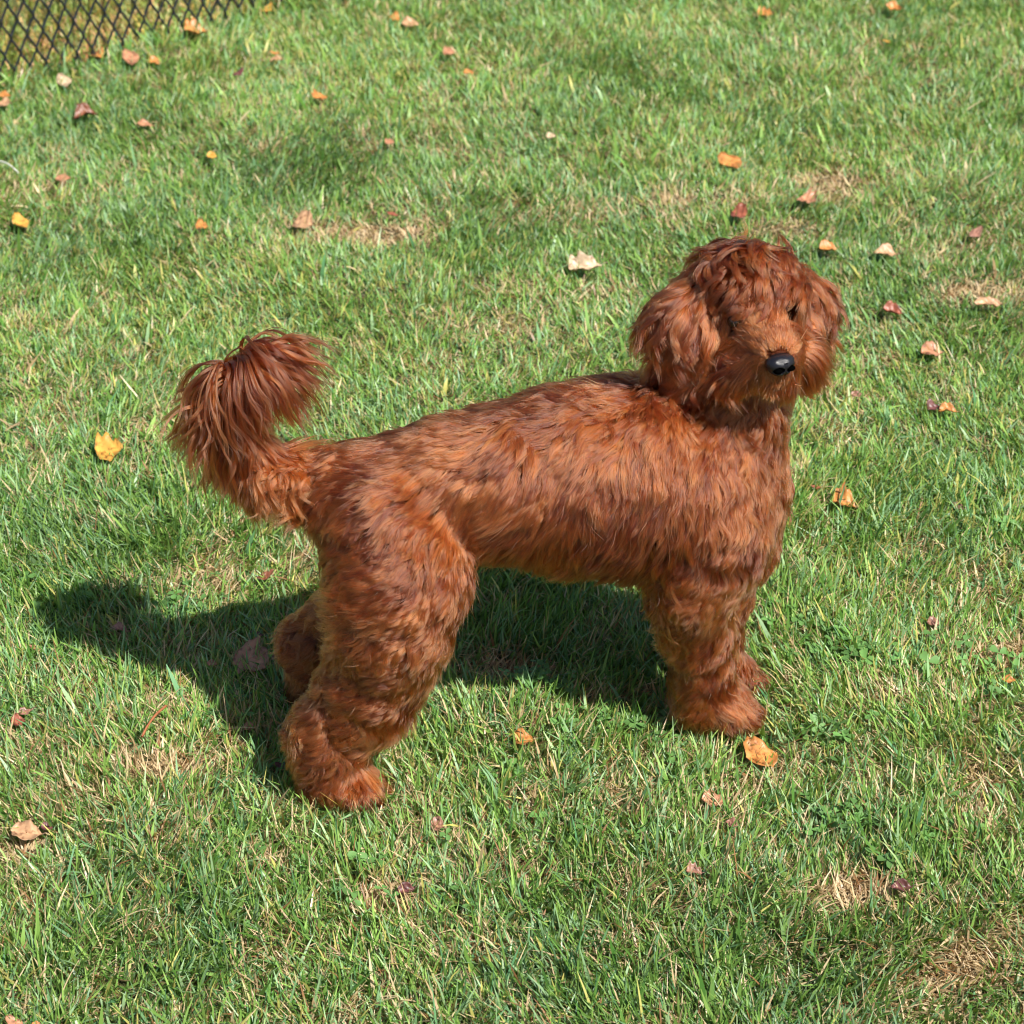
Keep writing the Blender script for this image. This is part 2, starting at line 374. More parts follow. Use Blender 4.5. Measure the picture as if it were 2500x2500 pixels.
# ---- fur material
def fur_mat(name, cr, cl_):
    m, n, out = new_mat(name)
    h = n.nodes.new('ShaderNodeBsdfHairPrincipled'); h.parametrization = 'COLOR'
    h.inputs['Roughness'].default_value = .28; h.inputs['Radial Roughness'].default_value = .55
    if 'Coat' in h.inputs: h.inputs['Coat'].default_value = .0
    h.inputs['IOR'].default_value = 1.45
    a = n.nodes.new('ShaderNodeAttribute'); a.attribute_name = 'tint'
    mx = n.nodes.new('ShaderNodeMixRGB'); mx.inputs[1].default_value = (*cr, 1); mx.inputs[2].default_value = (*cl_, 1)
    n.links.new(a.outputs['Fac'], mx.inputs[0]); n.links.new(mx.outputs[0], h.inputs['Color']); n.links.new(h.outputs[0], out.inputs[0])
    return m
FUR = fur_mat('red_fur', (.050, .0080, .0022), (.34, .086, .021))

# ---- guides
tri_n = len(BF)
fa = BV[BF]; area = np.linalg.norm(np.cross(fa[:, 2]-fa[:, 0], fa[:, 3]-fa[:, 1]), axis=1)/2
N_a = Noise(.06, 16, 11); N_b = Noise(.06, 16, 12); N_c = Noise(.10, 14, 13); N_p = Noise(.16, 12, 14); N_w = Noise(.03, 16, 15); N_tint = Noise(.12, 14, 16); N_d = Noise(.035, 16, 17)
NOSE = at(1471, 686, 2.135); CROWN = at(1400, 468, 2.275)
def sample(n, wfun=None):
    w = area.copy()
    if wfun is not None: w = w*wfun(fa.mean(1))
    f = rng.choice(tri_n, n, p=w/w.sum()); a, b = rng.uniform(0, 1, (2, n, 1))
    q = fa[f]; p = (q[:, 0]*(1-a)+q[:, 1]*a)*(1-b) + (q[:, 3]*(1-a)+q[:, 2]*a)*b
    D = sd_all(p); p = p - sdf(p)[:, None]*grad(p)
    return p
STEPS = 8
def grow(p, D, n, m_child, spread, groups, seed):
    """guide paths from roots p, then children"""
    w = np.exp(-(D - D.min(0))/.012); w /= w.sum(0)
    g = PG[D.argmin(0)]
    flow = (PFl.T @ w).T; L = PL @ w; lift = PLift @ w; curl = PCu @ w
    N_ = len(p); grav = np.full(N_, .5)
    upz = np.array([0, 0, 1.]); X = np.array([1., 0, 0])
    px, py = project(p)
    # head
    hd = g == 7
    away = unit(p - CROWN); f2 = away - (away*n).sum(1, keepdims=True)*n
    lt = (p - NOSE) @ np.array([.866, .5, 0]) + .012
    brz = 1 + 1.6*((py > 535) & (n[:, 1] < -.2))
    flow[hd] = unit(f2[hd])*.8 + np.array([0, 0, -.75]) + (np.clip(lt[hd]/.02, -1, 1)*.5*brz[hd])[:, None]*np.array([.866, .5, 0])
    L[hd] = .046; curl[hd] = .0085; lift[hd] = .4; grav[hd] = .9
    brow = hd & (py < 590) & (py > 520) & (px > 1350) & (px < 1530) & (n[:, 1] < -.1)
    L[brow] = .024; lift[brow] = .9
    mid = hd & (py > 505) & (n[:, 1] < -.2) & (np.abs(lt) < .018); L[mid] = .026 - .013*(py[mid] > 545); lift[mid] = .35
    wv_h = hd | (g == 9) | (g == 10)
    cheek = hd & (py > 600); L[cheek] = .042; lift[cheek] = .35
    # muzzle
    mz = g == 8
    aw = unit(p - NOSE); dn = np.linalg.norm(p-NOSE, axis=1)
    lat = (p - NOSE) @ np.array([.866, .5, 0]); up = n[:, 2]
    top = mz & (up > .25) & (np.abs(lat) < .024)
    flow[mz] = aw[mz] + np.array([0, 0, -.9]) + np.sign(lat[mz])[:, None]*np.array([.866, .5, 0])*.5
    L[mz] = .046; lift[mz] = .55; grav[mz] = 1.7; curl[mz] = .002
    L[mz & (py > 690)] = .032; chin = mz & (up < -.25) & (np.abs(lat) < .02); L[chin] = .015; flow[chin] = np.array([0, -.3, -1])
    flow[top] = aw[top]; L[top] = .015; lift[top] = .3; grav[top] = .1; curl[top] = .0006
    L[mz] = np.minimum(L[mz], .006 + np.clip(dn[mz]-.012, 0, 1)*1.5)
    # ears
    er = g == 9; L[er] = .060; lift[er] = .14; grav[er] = 1.2; curl[er] = .0065
    flow[er] = np.array([-.1, 0, -1]); fr = er & (px > 1290) & (py > 600); flow[fr] = np.array([.12, -.1, -1]); curl[fr] = .008
    eb = er & (py > 640); L[eb] = .045
    e2 = g == 10; L[e2] = .042; lift[e2] = .2; grav[e2] = 1; flow[e2] = np.array([.2, 0, -1]); curl[e2] = .006
    # tail
    t5 = g == 5; L[t5] = .052; lift[t5] = .5; grav[t5] = 1.4; curl[t5] = .0085; flow[t5] = np.array([-.35, -.1, -1])
    t6 = g == 6
    tp = np.clip((px-440)/80, 0, 1)*(py < 720)
    L[t6] = .080 - .02*(py[t6] > 800) - .014*tp[t6]; lift[t6] = .85; grav[t6] = 3.4 - 2.2*tp[t6]; curl[t6] = .0065
    flow[t6] = np.stack([.25 + 1.5*tp[t6] + .3*N_a(p[t6]), -.12+.3*N_b(p[t6]), -.25 + .75*tp[t6]], 1); lift[t6] = .75 - .3*tp[t6]
    low = t6 & (py > 760); flow[low] = np.array([-.15, 0, -1]); lift[low] = .5
    lf6 = t6 & (px < 436) & (py < 790) & (rng.uniform(0, 1, N_) < .5); flow[lf6] = np.array([-.9, -.1, -.2]); lift[lf6] = .8; grav[lf6] = 2.2; L[lf6] *= .85; curl[low] = .006
    # length and direction vary from lock to lock
    L = L*(1 + .12*N_c(p)*(g < 5)) * np.where(g == 6, rng.uniform(.62, 1.3, N_), rng.uniform(.8, 1.15, N_))
    tangent = lambda v: v - (v*n).sum(1, keepdims=True)*n
    flow = unit(flow)
    jit = np.stack([N_a(p)+.5*N_w(p), N_b(p), N_c(p)], 1)*np.where(g < 5, .17, np.where(g == 7, .38, np.where(g > 8, .30, .2)))[:, None] + rng.normal(0, .13, (N_, 3))
    d = unit(tangent(flow + jit)) ; ft = d.copy()
    d = unit(d + n*(lift*rng.uniform(.6, 1.3, N_))[:, None])
    path = [p - n*.001]; q_ = p.copy(); thick = np.where(g < 5, .30, .22)*L
    thick[g >= 5] = .15*L[g >= 5]; thick[t6] = .02
    hv = np.clip(.55 + .20*N_d(p) + .12*N_w(p), .08, 1.2)*np.where((g < 5) & (n[:, 2] > .55), .6, 1)
    for i in range(1, STEPS):
        s = i/(STEPS-1)
        q_ = q_ + d*(L/(STEPS-1))[:, None]
        dist = sdf(q_); need = .0015 + thick*min(1, s*1.6)*hv
        push = np.maximum(need-dist, 0); q_ = q_ + n*push[:, None]
        path.append(q_.copy())
        d = unit(d + (ft - n*.10)*.22 - upz*(grav*.22)[:, None])
    G = np.stack(path, 1)
    # waves, coherent over the coat
    sx = np.linspace(0, 1, STEPS)[None, :]
    lamb = np.where(g == 5, .034, np.where(g == 6, .06, np.where(g >= 7, .045, np.where((g > 0), .034, .036))))
    ph = 2.2*N_p(p)+1.3*N_a(p) + rng.normal(0, .3, N_)
    bn = unit(np.cross(ft, n))
    wv = ph[:, None] + 6.283*sx*(L/lamb)[:, None]
    G = G + bn[:, None]*(np.sin(wv)*(curl[:, None])*sx**.7)[..., None] + n[:, None]*(np.cos(wv)*curl[:, None]*np.where(g < 5, .5, .55)[:, None]*sx)[..., None]
    # children
    M = N_*m_child; gi = np.repeat(np.arange(N_), m_child)
    th = rng.uniform(0, 6.283, M); rr = spread*np.sqrt(rng.uniform(0, 1, M))*np.where((g[gi] == 6) | (g[gi] == 8), .6, 1)
    bt = ft[gi]; bb = bn[gi]
    off = bt*(rr*np.cos(th))[:, None] + bb*(rr*np.sin(th))[:, None]
    root = G[gi, 0] + off; dd = sdf(root); root -= n[gi]*(np.clip(dd, -.01, .01)+.001)[:, None]
    off = root - G[gi, 0]
    ls = rng.uniform(.72, 1.05, M)
    s = sx*ls[:, None]; fpos = s*(STEPS-1); i0 = np.clip(fpos.astype(int), 0, STEPS-2); fr_ = (fpos-i0)[..., None]
    pts = G[gi[:, None], i0]*(1-fr_) + G[gi[:, None], i0+1]*fr_
    cl_k = np.where(g[gi] < 5, .70, np.where(g[gi] == 6, .66, np.where(g[gi] == 5, .9, np.where(g[gi] == 8, np.where(top[gi], .2, .62), .82))))*rng.uniform(.6, 1.25, M)
    keepf = 1 - np.clip(cl_k, 0, .95)[:, None]*s**.9
    pts = pts + off[:, None]*keepf[..., None]
    fz = rng.normal(0, 1, (M, 1, 3))*.0007*(s**1.3)[..., None]
    frz = rng.normal(0, 1, (M, 1, 3))*np.sin(s*9+th[:, None])[..., None]*.0003
    pts = pts + fz + frz
    wild = rng.uniform(0, 1, M) < np.where(g[gi] == 6, .05, .015)
    pts[wild] += (rng.normal(0, 1, (wild.sum(), 1, 3))*.005 + n[gi][wild][:, None]*.004)*(s[wild]**1.5)[..., None]
    tint = np.clip(.42 + rng.normal(0, .13, N_)[gi] + .08*N_tint(p)[gi] + .12*N_w(p)[gi] + rng.normal(0, .16, M), 0, 1)
    tint[(g[gi] == 8) & top[gi]] += .08; tint[chin[gi]] += .3
    t5c = g[gi] == 5; tint[t5c] += .25
    dk_ = (g[gi] == 7) | (g[gi] == 9) | (g[gi] == 10); tint[dk_] -= .08; lg = (g[gi] == 1) | (g[gi] == 3) | (g[gi] == 4); tint[lg] += .05*np.clip((.38-p[gi][lg][:, 2])/.15, 0, 1); tint[g[gi] == 0] -= .07*(n[gi][g[gi] == 0][:, 2] > .5)
    return pts, np.clip(tint, 0, 1), g[gi], chin
def curves_obj(name, pts, tint, rad, parent):
    m, k = pts.shape[:2]
    cu = bpy.data.hair_curves.new(name); cu.add_curves([k]*m)
    cu.attributes['position'].data.foreach_set('vector', np.ascontiguousarray(pts-DO, dtype=np.float32).ravel())
    ra = cu.attributes.get('radius') or cu.attributes.new('radius', 'FLOAT', 'POINT')
    prof = np.array([.9, 1, 1, .95, .85, .7, .5, .2])[:k]
    ra.data.foreach_set('value', (rad[:, None]*prof[None]).astype(np.float32).ravel())
    ta = cu.attributes.new('tint', 'FLOAT', 'CURVE'); ta.data.foreach_set('value', tint.astype(np.float32))
    cu.materials.append(FUR)
    o = bpy.data.objects.new(name, cu); C.objects.link(o); o.parent = parent
    return o
allp, allt, allg = [], [], []
def run(ng, mc, spread, sel, wf=None):
    p = sample(ng, wf); D = sd_all(p); g = PG[D.argmin(0)]; k = sel(g, p); p = p[k]; D = D[:, k]
    n = grad(p)
    # skip roots under the surface of something else or on the nose
    ok = (np.linalg.norm(p-NOSE, axis=1) > .0135)
    for e in SOCK: ok &= np.linalg.norm(p-e, axis=1) > .0145
    p, D, n = p[ok], D[:, ok], n[ok]
    a, b, c, _ = grow(p, D, n, mc, spread, None, 0); allp.append(a); allt.append(b); allg.append(c)
run(26000, 17, .0052, lambda g, p: g < 5)
HEADW = \
    lambda c: (1+2.5*(np.linalg.norm(c-NOSE, axis=1) < .055))*np.where((c[:, 0] > .12) & (c[:, 2] > .34), 1., np.where(c[:, 0] < -.175, 1.6, .001))
run(9000, 42, .0075, lambda g, p: (g == 7) | (g > 8), HEADW)
run(22000, 18, .0045, lambda g, p: (g >= 5) & (g < 9) & (g != 7), HEADW)
AP = np.concatenate(allp); AT = np.concatenate(allt); AG = np.concatenate(allg)
print('strands', len(AP), np.bincount(AG))
rad = rng.uniform(.00022, .00036, len(AP))
for nm, sel, par in (('body_coat', AG < 5, dog), ('tail_plume', (AG == 5) | (AG == 6), dog), ('head_hair', AG == 7, dog), ('muzzle_hair', AG == 8, dog), ('ear_hair', AG == 9, dog), ('ear_hair', AG == 10, dog)):
    curves_obj(nm, AP[sel], AT[sel], rad[sel], par)

# ---- nose
HF = unit(np.array([.44, -.866, .28])); HR = unit(np.cross(HF, [0, 0, 1])); HU = np.cross(HR, HF)
NC = at(1472, 688, 2.137)
def nose_sdf(p):
    q = p-NC; x = q@HR; z = q@HU; y = q@HF
    sx_ = .0150*(1 - .18*np.clip(-z/.01, -1, 1)); e = np.sqrt((x/sx_)**2+(y/.0125)**2+(z/.0118)**2)
    d = (e-1)*.0118
    d += .0016*np.exp(-(x/.0014)**2)*(z < .003)*(y > 0)          # groove
    for s_ in (-1, 1):
        c = NC + HR*s_*.0070 + HF*.0105 - HU*.0040
        h = np.sqrt((((p-c)@HR)/1.25)**2 + (((p-c)@HU)/.8)**2 + (((p-c)@HF)/2)**2) - .0046
        d = np.maximum(d, -h)
        c = NC + HR*s_*.0128 + HF*.0050 - HU*.0050
        h = np.sqrt((((p-c)@HR)/1.5)**2 + (((p-c)@HU)/.5)**2 + ((p-c)@HF)**2) - .0030
        d = np.maximum(d, -h)
    return d
nv, nf = surface_nets(nose_sdf, NC-.02, NC+.02, .0008)
m, n_, out = new_mat('wet_nose')
b = n_.nodes.new('ShaderNodeBsdfPrincipled'); b.inputs['Base Color'].default_value = (.007, .0065, .009, 1); b.inputs['Roughness'].default_value = .23; b.inputs['Specular IOR Level'].default_value = .45
vo = n_.nodes.new('ShaderNodeTexVoronoi'); vo.inputs['Scale'].default_value = 900; bp = n_.nodes.new('ShaderNodeBump'); bp.inputs['Distance'].default_value = .0005; bp.inputs['Strength'].default_value = .25
n_.links.new(vo.outputs['Distance'], bp.inputs['Height']); n_.links.new(bp.outputs[0], b.inputs['Normal']); n_.links.new(b.outputs[0], out.inputs[0])
NOSEM = m
mesh_np('nose', nv-DO, nf.ravel(), np.full(len(nf), 4), NOSEM, dog)
m, n_, out = new_mat('nostril_shade_black'); b = n_.nodes.new('ShaderNodeBsdfDiffuse'); b.inputs[0].default_value = (.001, .001, .001, 1); n_.links.new(b.outputs[0], out.inputs[0])  # black plugs added in the nostril pits to stand for their shade
for s_ in (-1, 1):
    c = NC + HR*s_*.0074 + HF*.0082 - HU*.0040
    f = lambda p: np.sqrt((((p-c)@HR)/1.25)**2 + (((p-c)@HU)/.8)**2 + ((p-c)@HF)**2) - .0035
    v, q = surface_nets(f, c-.008, c+.008, .0007); mesh_np('nostril_shade', v-DO, q.ravel(), np.full(len(q), 4), m, dog)
m, n_, out = new_mat('eye'); b = n_.nodes.new('ShaderNodeBsdfPrincipled'); b.inputs['Base Color'].default_value = (.02, .008, .004, 1); b.inputs['Roughness'].default_value = .05
n_.links.new(b.outputs[0], out.inputs[0])
for e in EYES:
    f = lambda p: np.linalg.norm(p-e, axis=1)-.0085
    v, q = surface_nets(f, e-.011, e+.011, .0012); mesh_np('eye', v-DO, q.ravel(), np.full(len(q), 4), m, dog)

# ------------------------------------------------------------------ chain link fence
def tube(path, r, seg=5):
    path = np.asarray(path); n = len(path); T = unit(np.gradient(path, axis=0))
    ref = np.array([.3, .9, .2]); A = unit(np.cross(T, ref)); B = np.cross(T, A)
    a = np.linspace(0, 2*np.pi, seg, endpoint=False)
    V = path[:, None] + r*(A[:, None]*np.cos(a)[None, :, None] + B[:, None]*np.sin(a)[None, :, None])
    i = np.arange(n-1)[:, None]*seg; j = np.arange(seg)[None]; j2 = (j+1) % seg
    F = np.stack([i+j, i+j2, i+seg+j2, i+seg+j], -1).reshape(-1, 4)
    return V.reshape(-1, 3), F
def join(list_):
    Vs, Fs, o = [], [], 0
    for v, f in list_: Vs.append(v); Fs.append(f+o); o += len(v)
    return np.concatenate(Vs), np.concatenate(Fs)
m, n, out = new_mat('black_vinyl')
b = n.nodes.new('ShaderNodeBsdfPrincipled'); b.inputs['Base Color'].default_value = (.012, .015, .020, 1); b.inputs['Roughness'].default_value = .38
n.links.new(b.outputs[0], out.inputs[0]); VINYL = m
fence = bpy.data.objects.new('chain_link_fence', None); C.objects.link(fence); FO = np.array([FA[0], FA[1], 0]); fence.location = FO
tag(fence, 'black vinyl coated chain link fence along the edge of the lawn', 'fence')
cw = .0157; chh = .0305; z_bot = -.01; rows = 40
wires = []
for k in range(-46, 102):
    pts = []
    for j in range(rows*2+1):
        o_ = (j+k) % 2; s = (k + o_)*cw; z = z_bot + j*chh
        side = (1 if o_ else -1)*.003
        base = FO + FD*s + np.array([0, 0, z])
        if 0 < j < rows*2: pts += [base - FD*(.0025 if o_ else -.0025) + FN*side - np.array([0, 0, .006]), base + FD*(.0015 if o_ else -.0015), base - FD*(.0025 if o_ else -.0025) - FN*side + np.array([0, 0, .006])]
        else: pts.append(base)
    wires.append(tube(np.array(pts) - FO, .0023, 6))
v, f = join(wires); mesh_np('wire_mesh', v, f.ravel(), np.full(len(f), 4), VINYL, fence)
zt = z_bot + rows*2*chh
v, f = tube(np.array([FD*(-.9)+[0, 0, zt], FD*.5+[0, 0, zt], FD*1.9+[0, 0, zt]]), .02, 14); mesh_np('top_rail', v, f.ravel(), np.full(len(f), 4), VINYL, fence)
for s in (-.86, 1.84):
    p = FD*s + FN*.03; v, f = tube(np.array([p+[0, 0, -.1], p+[0, 0, 1], p+[0, 0, zt+.04]]), .028, 16); mesh_np('post', v, f.ravel(), np.full(len(f), 4), VINYL, fence)

# ------------------------------------------------------------------ fallen leaves
def leaf_mat():
    m, n, out = new_mat('dead_leaf')
    a = n.nodes.new('ShaderNodeAttribute'); a.attribute_name = 'tint'
    tc = n.nodes.new('ShaderNodeTexCoord'); no = n.nodes.new('ShaderNodeTexNoise'); no.inputs['Scale'].default_value = 130; no.inputs['Detail'].default_value = 6
    cr = n.nodes.new('ShaderNodeValToRGB'); cr.color_ramp.elements[0].position = .33; cr.color_ramp.elements[0].color = (.35, .25, .2, 1); cr.color_ramp.elements[1].position = .5; cr.color_ramp.elements[1].color = (1, 1, 1, 1)
    mx = n.nodes.new('ShaderNodeMixRGB'); mx.blend_type = 'MULTIPLY'; mx.inputs[0].default_value = .95
    b = n.nodes.new('ShaderNodeBsdfPrincipled'); b.inputs['Roughness'].default_value = .42; b.inputs['Specular IOR Level'].default_value = .5
    t = n.nodes.new('ShaderNodeBsdfTranslucent'); ms = n.nodes.new('ShaderNodeMixShader'); ms.inputs[0].default_value = .18
    bp = n.nodes.new('ShaderNodeBump'); bp.inputs['Distance'].default_value = .0015; bp.inputs['Strength'].default_value = .6
    L = n.links.new
    L(tc.outputs['Object'], no.inputs['Vector']); L(no.outputs['Fac'], cr.inputs[0]); L(a.outputs['Color'], mx.inputs[1]); L(cr.outputs[0], mx.inputs[2])
    L(mx.outputs[0], b.inputs['Base Color']); L(mx.outputs[0], t.inputs['Color']); L(no.outputs['Fac'], bp.inputs['Height']); L(bp.outputs[0], b.inputs['Normal'])
    L(b.outputs[0], ms.inputs[1]); L(t.outputs[0], ms.inputs[2]); L(ms.outputs[0], out.inputs[0])
    return m
LEAF = leaf_mat()
COLS = {'orange': (.52, .22, .06), 'tan': (.48, .28, .15), 'cream': (.58, .43, .28), 'brown': (.20, .07, .035), 'pink': (.32, .16, .11), 'gold': (.60, .32, .06), 'maroon': (.14, .05, .045), 'salmon': (.46, .22, .12), 'red': (.30, .09, .05)}
def leaf(px, py, wpx, hpx, col, label, rot=None, curl=.5, shape='oval', lift=.013, seed=0):
    r = np.random.default_rng(int(px*7+py)+seed)
    g = gnd(px, py, .02); t = g[1]/ray(px, py)[1]
    a = wpx*t/FPX*1.0/2; bdep = min(hpx*t/FPX/.62, a*2*1.6)/2
    nu, nw = 17, 11; U, Wd = np.meshgrid(np.linspace(-1, 1, nu), np.linspace(-1, 1, nw), indexing='ij')
    s = (U+1)/2
    if shape == 'oval': prof = np.sin(np.pi*np.clip(s, 0, 1)**.8)**.75
    elif shape == 'slim': prof = np.sin(np.pi*s)**1.1
    else: prof = np.sin(np.pi*np.clip(s, 0, 1)**.62)**.62*(1+.22*np.sin(s*19+r.uniform(0, 6)))
    prof = prof*(1 + .05*np.sin(s*70)) + .02
    x = U*a; y = Wd*prof*bdep + bdep*.12*np.sin(s*3+r.uniform(0, 3))
    k1, k2 = curl*r.uniform(.6, 1.4), curl*r.uniform(-.8, 1.0)
    z = k1*a*.7*(Wd**2)*prof + k2*a*.5*U**2 + .10*a*np.sin(U*5+r.uniform(0, 6))*Wd + .06*a*np.sin(U*9+Wd*4+r.uniform(0, 6)) - .03*a*np.exp(-(Wd/.12)**2)
    z += .02*a*np.cos(np.abs(Wd)*9 - U*16)
    V = np.stack([x.ravel(), y.ravel(), z.ravel()], 1)
    ids = np.arange(nu*nw).reshape(nu, nw); F = np.stack([ids[:-1, :-1], ids[1:, :-1], ids[1:, 1:], ids[:-1, 1:]], -1).reshape(-1, 4)
    c = np.array(COLS[col]); edge = np.clip(np.abs(Wd)**3, 0, 1).ravel()[:, None]
    blot = (np.sin(U*4+r.uniform(0, 6))*np.cos(Wd*3+r.uniform(0, 6))).ravel()[:, None]
    cc = c*(1+.18*blot)*(1-.25*edge); vein = np.exp(-(Wd/.10)**2).ravel()[:, None]; cc = cc*(1+.2*vein)
    # stalk
    sv, sf = tube(np.array([[a*.96, 0, z[-1, nw//2]], [a*1.15, .1*a, z[-1, nw//2]+.05*a], [a*1.38, .18*a, z[-1, nw//2]+.02*a]]), max(.0006, a*.025), 4)
    o = mesh_np('fallen_leaf', V, F.ravel(), np.full(len(F), 4), LEAF)
    add_color_attr(o.data, np.clip(cc, .01, .95))
    md = o.modifiers.new('solid', 'SOLIDIFY'); md.thickness = .0004
    o.location = (g[0], g[1], hgt(np.array([g[0]]), np.array([g[1]]))[0] + lift + .3*a)
    th = r.uniform(-.5, .5) if rot is None else R(rot)
    o.rotation_euler = (r.uniform(.05, .3), r.uniform(-.15, .15), th)
    if a > .008:
        st = mesh_np('stalk', sv, sf.ravel(), np.full(len(sf), 4), LEAF, o); add_color_attr(st.data, np.tile(c*.5, (len(sv), 1)))
    return tag(o, label, 'leaf', 'fallen leaves scattered on the lawn')
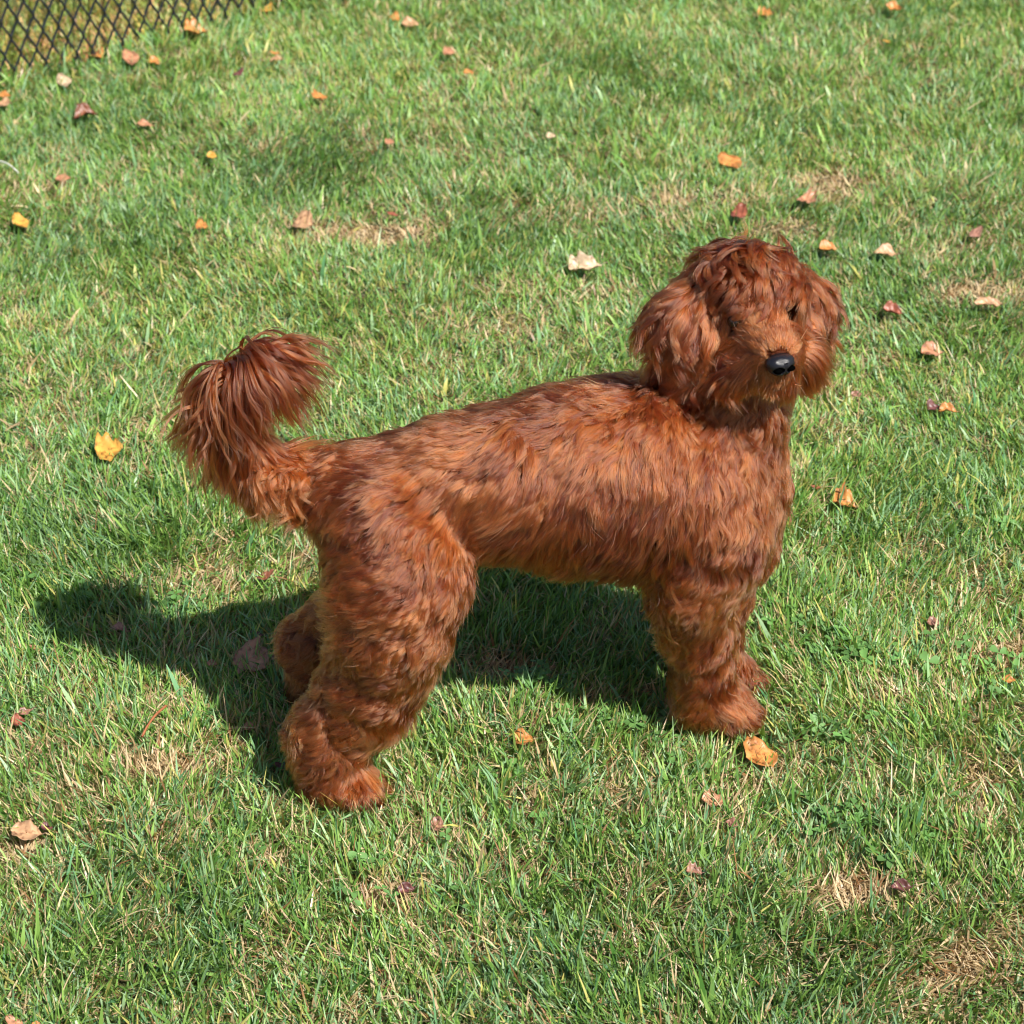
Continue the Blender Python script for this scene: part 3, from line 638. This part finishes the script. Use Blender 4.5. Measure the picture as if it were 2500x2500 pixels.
LV = [
 (1437, 1416, 62, 50, 'orange', 'large bright orange leaf lying just in front of the dog\'s near front paw', 25, .35, 'oval'),
 (477, 1237, 70, 50, 'salmon', 'big flat pinkish brown leaf in the shade behind the dog\'s hind legs', -20, .12, 'lobed'),
 (207, 852, 52, 46, 'gold', 'curled golden yellow leaf alone on the grass left of the tail', 10, .7, 'lobed'),
 (1104, 513, 62, 26, 'cream', 'pale cream curled leaf up the lawn between the dog\'s back and its head', 5, .7, 'lobed'),
 (570, 414, 42, 36, 'tan', 'tan crumpled leaf straight above the tail, beside the bare straw patch', -25, .8, 'oval'),
 (39, 417, 30, 30, 'gold', 'round yellow leaf close to the left edge of the lawn', 30, .5, 'oval'),
 (380, 424, 22, 20, 'orange', 'small orange lobed leaf left of the tan crumpled one', 0, .5, 'lobed'),
 (119, 331, 30, 16, 'salmon', 'small flat pinkish leaf in the upper left lawn', 5, .3, 'oval'),
 (160, 208, 44, 22, 'brown', 'dark brown twisted leaf below the fence', 30, .9, 'slim'),
 (120, 143, 28, 30, 'cream', 'pale yellow leaf at the foot of the fence wires', 20, .4, 'oval'),
 (183, 97, 24, 22, 'orange', 'orange and red leaf caught at the bottom of the fence mesh', -30, .7, 'oval'),
 (247, 107, 30, 34, 'salmon', 'broad upright peach coloured leaf just off the fence', 20, .3, 'oval'),
 (290, 114, 22, 14, 'orange', 'small orange leaf right beside the broad peach leaf', 0, .6, 'oval'),
 (368, 58, 40, 28, 'orange', 'two tone orange leaf where the fence leaves the picture', 15, .7, 'lobed'),
 (504, 14, 22, 20, 'gold', 'bright orange leaf at the top edge, first right of the fence', -40, .7, 'lobed'),
 (8, 178, 22, 14, 'orange', 'upper of two orange leaves at the far left edge', 0, .6, 'oval'),
 (8, 196, 26, 22, 'tan', 'lower of two leaves touching at the far left edge', -20, .4, 'oval'),
 (450, 135, 18, 18, 'maroon', 'tiny dark maroon leaf in the upper lawn', -40, .6, 'slim'),
 (519, 92, 12, 34, 'orange', 'thin upright orange leaf in the upper lawn', 80, .5, 'slim'),
 (521, 108, 26, 10, 'tan', 'small tan leaf at the foot of the thin upright one', 5, .5, 'slim'),
 (604, 187, 26, 22, 'orange', 'orange lobed leaf with one raised tip in the upper lawn', 30, .8, 'lobed'),
 (399, 286, 18, 14, 'gold', 'little bright orange leaf on a dry blade, left of centre lawn', 0, .6, 'oval'),
 (744, 21, 20, 16, 'orange', 'small folded orange leaf at the top edge touching a larger tan one', -20, .6, 'oval'),
 (773, 33, 32, 18, 'tan', 'tan boat shaped leaf near the top edge of the lawn', 5, .8, 'oval'),
 (847, 102, 22, 16, 'salmon', 'small reddish leaf in the upper middle lawn', 0, .4, 'lobed'),
 (884, 138, 20, 10, 'orange', 'tiny flat orange leaf below the small reddish leaf', 10, .4, 'oval'),
 (735, 265, 16, 14, 'salmon', 'tiny brownish pink leaf half sunk in upper middle grass', 30, .6, 'oval'),
 (741, 392, 14, 18, 'red', 'tiny dark red leaf above the straw patch', 60, .5, 'oval'),
 (1039, 246, 18, 10, 'cream', 'tiny whitish leaf in the middle of the upper lawn', 15, .4, 'oval'),
 (1443, 24, 28, 18, 'orange', 'pale orange leaf near the top edge, right half', -10, .6, 'lobed'),
 (1684, 18, 32, 16, 'orange', 'curled orange leaf near the top right corner', -20, .7, 'slim'),
 (1673, 75, 10, 18, 'gold', 'tiny upright rust orange leaf under the curled one at top right', 70, .5, 'oval'),
 (1378, 305, 42, 34, 'orange', 'squarish orange leaf standing in the grass above the dog\'s head', 30, .5, 'oval'),
 (1526, 380, 34, 30, 'salmon', 'star shaped pale orange leaf up and right of the dog\'s head', -40, .8, 'lobed'),
 (1395, 409, 34, 28, 'red', 'reddish brown leaf just above the crown of the dog\'s head', -30, .4, 'oval'),
 (1562, 468, 32, 20, 'orange', 'orange folded leaf level with the top of the far ear', 10, .8, 'oval'),
 (1672, 479, 48, 20, 'tan', 'long arched tan orange leaf right of the dog\'s head', 10, .7, 'slim'),
 (1684, 578, 36, 18, 'red', 'dark red brown curled leaf right of the far ear', -10, .8, 'oval'),
 (1864, 568, 56, 16, 'tan', 'long pinkish tan leaf lying on dry grass near the right edge', 8, .5, 'slim'),
 (1760, 650, 42, 24, 'salmon', 'pinkish orange leaf right of the dog\'s muzzle', 10, .5, 'oval'),
 (1616, 740, 20, 10, 'pink', 'small pink leaf just right of the dog\'s neck', 5, .4, 'oval'),
 (1760, 765, 26, 20, 'maroon', 'dark two pointed leaf touching an orange one on the right', 40, .8, 'slim'),
 (1788, 774, 34, 14, 'orange', 'small domed orange leaf touching a dark one on the right', -5, .6, 'oval'),
 (1542, 918, 14, 18, 'red', 'rust coloured leaf scrap right of the dog\'s chest', 70, .5, 'oval'),
 (1592, 948, 46, 30, 'orange', 'orange wavy leaf right of the dog\'s chest', -10, .9, 'lobed'),
 (1811, 948, 20, 34, 'maroon', 'narrow purple brown leaf standing upright on the right', 60, .5, 'slim'),
 (1762, 1165, 24, 14, 'pink', 'small dull pink leaf in the right lawn beyond the front paws', -15, .4, 'oval'),
 (987, 1399, 38, 26, 'orange', 'brown and orange folded leaf between the hind and front legs', 5, .6, 'oval'),
 (1347, 1497, 46, 24, 'salmon', 'brownish pink leaf in front of the bright orange one', 5, .4, 'oval'),
 (1382, 1543, 26, 14, 'pink', 'small dark pink leaf, nearer than the brownish pink one', -20, .5, 'slim'),
 (825, 1548, 28, 20, 'pink', 'small grey pink leaf in the grass right of the near hind paw', -20, .7, 'oval'),
 (765, 1670, 36, 16, 'maroon', 'dark brown leaf on the straw spot in the foreground', 15, .7, 'slim'),
 (66, 1218, 18, 22, 'salmon', 'small reddish leaf near the left edge, level with the tail\'s shadow', 60, .5, 'slim'),
 (225, 1187, 34, 12, 'pink', 'narrow pink leaf inside the shadow of the tail', -10, .5, 'slim'),
 (398, 1240, 22, 10, 'salmon', 'tiny pink leaf at the edge of shade left of the big flat leaf', -10, .4, 'slim'),
 (517, 1232, 26, 10, 'pink', 'small mauve leaf between the big flat leaf and the far hind leg', 8, .4, 'slim'),
 (485, 1190, 16, 28, 'maroon', 'little dark mauve leaf standing above the big flat leaf', 80, .6, 'slim'),
 (502, 1088, 22, 30, 'brown', 'rust brown upright leaf on dry grass below the tail', -60, .8, 'slim'),
 (468, 1352, 26, 12, 'salmon', 'tiny orange leaf in the shade behind the near hind leg', -10, .4, 'oval'),
 (528, 1428, 16, 36, 'maroon', 'dark maroon leaf beside the near hind leg\'s ankle', 70, .5, 'slim'),
 (32, 1345, 26, 18, 'red', 'dark red leaf near the left edge of the foreground', 20, .6, 'oval'),
 (44, 1330, 34, 12, 'pink', 'thin pink leaf behind the dark red one on the left', 25, .4, 'slim'),
 (50, 1572, 60, 30, 'tan', 'pale tan leaf sunk in straw at the left of the foreground', 0, .3, 'oval'),
 (88, 1560, 22, 12, 'maroon', 'small maroon leaf on the rim of the pale tan leaf', 10, .5, 'oval'),
 (28, 1925, 26, 26, 'salmon', 'tan leaf cut by the bottom edge at the left', 50, .6, 'oval'),
 (68, 1929, 20, 12, 'orange', 'orange leaf scrap beside the tan leaf at the bottom edge', 5, .4, 'oval'),
 (1702, 1668, 40, 16, 'maroon', 'dark leaf remains in the bare spot of the right foreground', 0, .8, 'slim'),
 (1310, 1640, 30, 16, 'pink', 'greyish crumpled leaf in the middle right foreground', 0, .9, 'lobed'),
 (1905, 1270, 26, 12, 'orange', 'small orange leaf by the right edge in the foreground lawn', -10, .5, 'slim'),
 (272, 230, 30, 12, 'salmon', 'small faint orange leaf right of the dark twisted one', 5, .5, 'oval'),
 (1840, 440, 24, 26, 'pink', 'small brown leaf with a stalk near the right edge', -50, .6, 'slim'),
]
for L in LV: leaf(*L)
# a dead twig, a pale straw
def stick(px0, py0, px1, py1, r, col, name, label, cat):
    a, b = gnd(px0, py0, .03), gnd(px1, py1, .035); k = np.linspace(0, 1, 9)[:, None]
    bend = np.array([-(b-a)[1], (b-a)[0], 0]); p = a + (b-a)*k + bend*.02*np.sin(k*np.pi*1.3) + np.array([0, 0, 1])*.004*np.sin(k*3)
    v, f = tube(p - a, r, 7); w = np.linspace(.4, 1, 9)**.5
    o = mesh_np(name, v, f.ravel(), np.full(len(f), 4), LEAF); add_color_attr(o.data, np.tile(np.array(col), (len(v), 1)))
    o.location = a; tag(o, label, cat)
stick(268, 1390, 312, 1332, .0015, (.33, .12, .05), 'twig', 'reddish brown dry twig in the grass left of the near hind paw', 'twig')
stick(-6, 303, 36, 326, .0013, (.75, .75, .66), 'straw', 'long whitish straw poking in at the left edge', 'straw')
